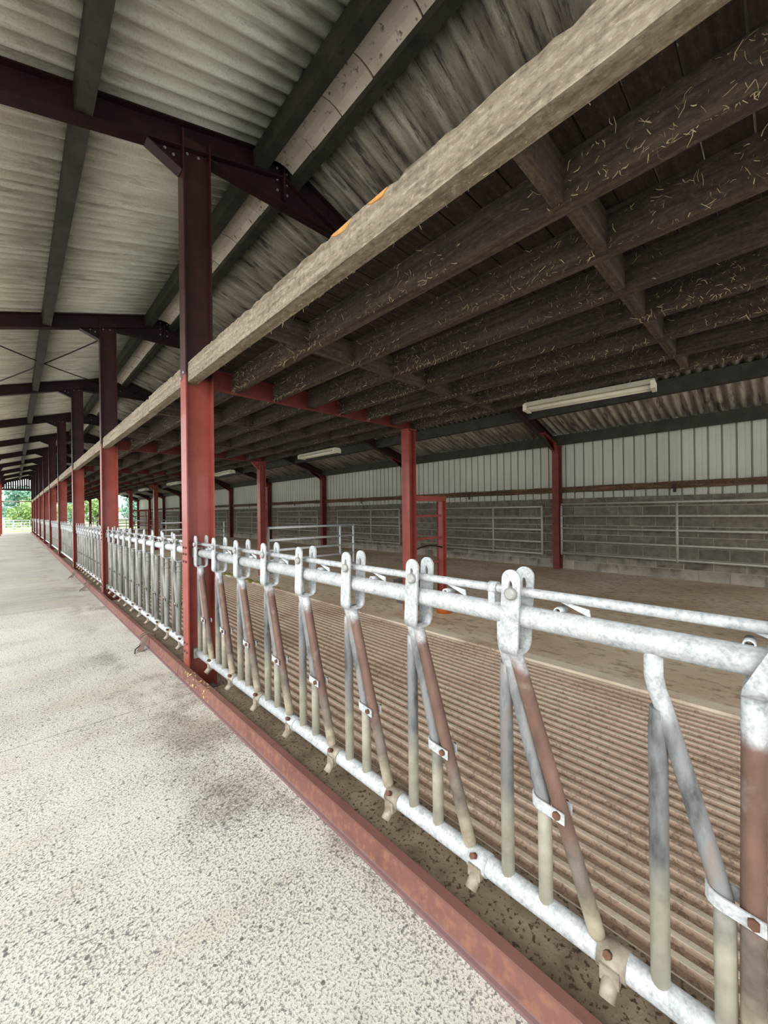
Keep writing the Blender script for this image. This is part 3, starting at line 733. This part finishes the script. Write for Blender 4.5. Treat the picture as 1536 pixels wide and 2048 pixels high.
# kerb tie brackets
def kerb_tie(y, lab, s=1.0):
    r = tag(empty('kerb_bracket', (1.03, y, 0)), lab, 'bracket', 'loose brackets on the kerb')
    b = MB(); b.hexa([(-.075, -.07, .012), (-.02, -.09, .012), (.055, .03, .115), (.005, .05, .115), (-.075, -.07, .018), (-.02, -.09, .018), (.055, .03, .121), (.005, .05, .121)]); b.build('plate', 'rust', r)
    for q in (0, .07):
        b = MB(); pts = [(-.01+.15*i/10, .09-.02*i/10+q, .105+.045*math.sin(math.pi*i/10)) for i in range(11)]; b.tube(pts, .008, 8); b.build('hoop', 'rust', r)
    b = MB(); b.tube([(-.10, -.10, .004), (-.085, -.05, .03), (-.03, -.02, .06)], .006, 8); b.build('pin', 'soil', r)
kerb_tie(4.98, 'rusty hooked steel bracket lying against the kerb, nearest one')
kerb_tie(8.66+1.1, 'rusty hooked bracket on the kerb just past the second column')
kerb_tie(11.94, 'rusty hooked bracket on the kerb in the third bay')

# ------------------------------------------------------------------ gates and pen fittings
def gate(name, p, q, zs, ups, lab, mat, r=.021, group='gates'):
    p = Vector(p); q = Vector(q); g = tag(empty(name, p), lab, 'gate', group); d = q-p; L = d.length; u = d/L
    for z in zs: MB().tube([u*0+Vector((0, 0, z)), u*L+Vector((0, 0, z))], r, 10).build('rail', mat, g)
    for t, zt in ups: MB().tube([u*(L*t)+Vector((0, 0, 0 if name != 'wall_gate' and t in (0, 1) else min(zs)-.04)), u*(L*t)+Vector((0, 0, zt))], r*1.05, 10).build('stile', mat, g)
    return g
five = [.46, .74, 1.03, 1.31, 1.58]
gx = 9.13
for k in range(-1, 7):
    y0, y1 = yk(k)+.18, yk(k+1)-.28
    if k == -1: lab = 'long grey tubular gate hung on the block wall at the right edge'; ups = [(0, 1.6), (.47, 1.6), (1, 1.6)]; y0 = -.45
    else: lab = 'grey tubular gate hung flat on the block wall, %s from the right' % ORD[k+1]; ups = [(0, 1.6), (.42, 1.6), (1, 1.6)]; y1 = y0+(3.35 if k else 3.1)
    gate('wall_gate', (gx, y0, 0), (gx, y1, 0), [z+(.05 if k < 0 else 0) for z in five], ups, lab, 'g_old', .023, 'gates hung on the block wall')
for k in (1, 3, 5, 7):
    gate('pen_gate', (4.42, yk(k)+.03, .045), (7.05, yk(k)+.03, .045), [.30, .55, .80, 1.10], [(0, 1.12), (.82, 1.12), (1, 1.12)], 'bright galvanised gate across the pen beside the %s inner column' % ORD[k], 'g_new', .030, 'gates across the pen')
# red ladder-like guard frames by inner columns
for k in (0, 4):
    r = tag(empty('guard_frame', (XI+.152, yk(k), 0)), 'red steel ladder-like guard frame beside the %s' % ('nearest inner column' if k == 0 else 'fifth inner column'), 'frame', 'red guard frames')
    w = .76
    b = MB(); isec(b, 1.70, .10, .09, .009, .007); b.v = [(x+w-.10, y, z+.02) for x, y, z in b.v]; b.build('post', 'red', r)
    MB().box(0, w, -.045, .045, 1.66, 1.74).build('top_channel', 'red', r)
    for z in (1.43, 1.08, .70): MB().box(0, w-.1, -.018, .018, z-.018, z+.018).build('rung', 'red', r)
    MB().tube([(w-.17, 0, .1), (w-.17, 0, 1.66)], .012, 8).build('rod', 'wallcol', r)
    MB().tube([(i*.066, -.03, .92+.05*math.sin(math.pi*i/10)) for i in range(11)], .012, 8).build('pipe', 'maroon', r)
    t_ = tag(empty('water_trough', (XI+.42, yk(k)+.30, zf(4.6))), 'small grey water trough on the pen floor by the %s red guard frame' % ('nearest' if k == 0 else 'far'), 'trough', 'water troughs')
    b = MB(); pts = [(-.20, -.13, 0), (.34, -.13, 0), (.34, .20, 0), (-.20, .20, 0)]
    b.hexa([(-.16, -.10, 0), (.30, -.10, 0), (.30, .16, 0), (-.16, .16, 0), (-.20, -.13, .34), (.34, -.13, .34), (.34, .20, .34), (-.20, .20, .34)]); b.build('bowl', 'trough', t_)
    MB().box(-.21, .35, -.14, -.11, .33, .37).build('rim', 'trough', t_); MB().box(-.21, .35, .18, .21, .33, .37).build('rim', 'trough', t_)
r = tag(empty('lick_tub', (XI+.32, yk(0)-.44, zf(4.4))), 'round orange lick tub on the pen floor behind the barrier', 'tub')
b = MB(); b.tube([(0, 0, 0), (0, 0, .17), (0, 0, .19)], .13, 20, rs=[.11, .13, .13]); b.build('bowl', 'orange', r)
MB().ring_tube((0, 0, .185), (0, 0, .205), .14, .12, 20).build('rim', 'orange', r)
# moss on the pen step
b = MB(); rm = random.Random(3)
for i in range(26):
    y = 7.0+i*.14+rm.uniform(-.05, .05); x = 3.76+rm.uniform(-.03, .03); n = len(b.v); R = rm.uniform(.06, .12)
    b.v.append((x, y, .028+R*.28)); 
    for q in range(8): a = 2*math.pi*q/8; b.v.append((x+R*math.cos(a)*.7, y+R*math.sin(a), .012))
    for q in range(8): b.face((n, n+1+q, n+1+(q+1) % 8), True)
tag(b.build('moss_strip', 'moss'), 'strip of yellow-green moss on the pen step', 'moss', None, 'stuff')

# ------------------------------------------------------------------ far end: gable, gates, outdoors
gab = tag(empty('wall_far'), 'far gable end with spaced dark vertical boards above an open end', 'wall', None, 'structure')
x = -.78; Yg = YB+.12
while x < 9.3:
    b = MB(); b.hexa([(x, 0, 3.80), (x+.105, 0, 3.80), (x+.105, .022, 3.80), (x, .022, 3.80), (x, 0, zr(x)-.03), (x+.105, 0, zr(x+.105)-.03), (x+.105, .022, zr(x+.105)-.03), (x, .022, zr(x)-.03)])
    if zr(x+.05) > 3.9: b.build('gable_board', 'gableboard', gab, (0, Yg, 0))
    x += .145
MB().box(-.80, 7.4, Yg-.05, Yg-.004, 3.74, 3.90).build('gable_rail', 'maroon', gab)
MB().box(-.80, 7.0, Yg-.03, Yg-.004, 4.12, 4.17).build('gable_rail', 'maroon', gab)
tag(MB().tube([(-.80, YB+.05, 2.80), (1.15, YB+.05, 2.80)], .05, 12).build('cross_pipe', 'g_old'), 'grey pipe crossing the far passage opening under the gable', 'pipe')
gate('end_gate', (-.70, YB+2.6, 0), (1.12, YB+2.6, 0), [.22, .42, .64, .88, 1.12], [(0, 1.3), (.06, 1.14), (.37, 1.14), (.68, 1.0), (.98, 1.14)], 'white tubular gate closing the far end of the passage', 'g_new', .030)
gate('end_gate', (1.6, YB-.2, 0), (4.0, YB-.2, 0), [.3, .6, .9, 1.25], [(0, 1.27), (.5, 1.27), (1, 1.27)], 'galvanised gate at the far end of the ribbed pen floor', 'g_old', .024)
gate('end_gate', (4.5, YB-.2, .05), (9.0, YB-.2, .05), [.3, .6, .9, 1.25], [(0, 1.27), (.33, 1.27), (.66, 1.27), (1, 1.27)], 'dark gate across the far end of the back pen', 'g_old', .024)
tag(MB().box(-60, 70, YB+4, 200, -.4, -.03).build('field', 'grass'), 'green field beyond the far end of the shed', 'field', None, 'structure')
tag(MB().box(-40, -1.6, -30, YB+4, -.4, -.01).build('yard', 'yard'), 'pale concrete yard along the open side of the shed', 'yard', None, 'structure')

def tree(loc, h, rx, leaf, seed, lab, n=2600, trunk=.25):
    rt = random.Random(seed); r = tag(empty('tree', loc), lab, 'tree', 'trees beyond the shed')
    b = MB(); b.tube([(0, 0, -.3), (.05*h*.2, 0, h*.3), (.1, .1, h*.6), (.0, .1, h*.85)], .2, 8, rs=[.035*h*.6, .028*h*.6, .018*h*.6, .004*h])
    for i in range(7):
        a = rt.uniform(0, 6.28); z = h*rt.uniform(.3, .65); q = rx*rt.uniform(.4, .75); b.tube([(.05, .05, z), (q*.5*math.cos(a), q*.5*math.sin(a), z+h*.1), (q*math.cos(a), q*math.sin(a), z+h*.17)], .05, 6, rs=[.012*h, .008*h, .003*h])
    b.build('trunk', 'bark', r)
    b = MB(); cl = [(rt.gauss(0, .45)*rx, rt.gauss(0, .45)*rx, h*rt.uniform(.22, .95), rt.uniform(.22, .42)*rx) for _ in range(26)]
    for i in range(n):
        cx, cy, cz, cr = rt.choice(cl); d = Vector((rt.gauss(0, 1), rt.gauss(0, 1), rt.gauss(0, 1))).normalized()*cr*rt.uniform(.6, 1.05)
        p = Vector((cx, cy, max(.3, cz)))+d; u = Vector((rt.uniform(-1, 1), rt.uniform(-1, 1), rt.uniform(-1, 1))).normalized(); v = u.orthogonal().normalized(); s = rt.uniform(.13, .27)*h/5
        n0 = len(b.v); b.v += [tuple(p-u*s), tuple(p+v*s*.6), tuple(p+u*s), tuple(p-v*s*.6)]; b.face((n0, n0+1, n0+2, n0+3))
    b.build('foliage', leaf, r)
tree((2.4, YB+14, 0), 3.7, 2.3, 'leaf1', 1, 'bushy fresh green tree right of the far passage gate', 2600)
tree((.9, YB+33, 0), 5.6, 2.2, 'leaf2', 2, 'tall blue-green tree behind the far passage gate')
tree((-2.2, YB+42, 0), 3.2, 3.0, 'leaf2', 3, 'low hazy bush at the far left beyond the gate')
tree((7.4, YB+12, 0), 4.2, 2.0, 'leaf1', 4, 'green tree seen between the far barrier columns')
tree((12.0, YB+16, 0), 4.6, 2.2, 'leaf2', 5, 'dense blue-green tree behind the far pen gate')
tree((17.5, YB+18, 0), 5.0, 2.6, 'leaf2', 6, 'large blue-green tree farthest right beyond the pens')
tree((7.0, YB+38, 0), 5.8, 3.2, 'leaf2', 8, 'tall distant tree behind the green one')
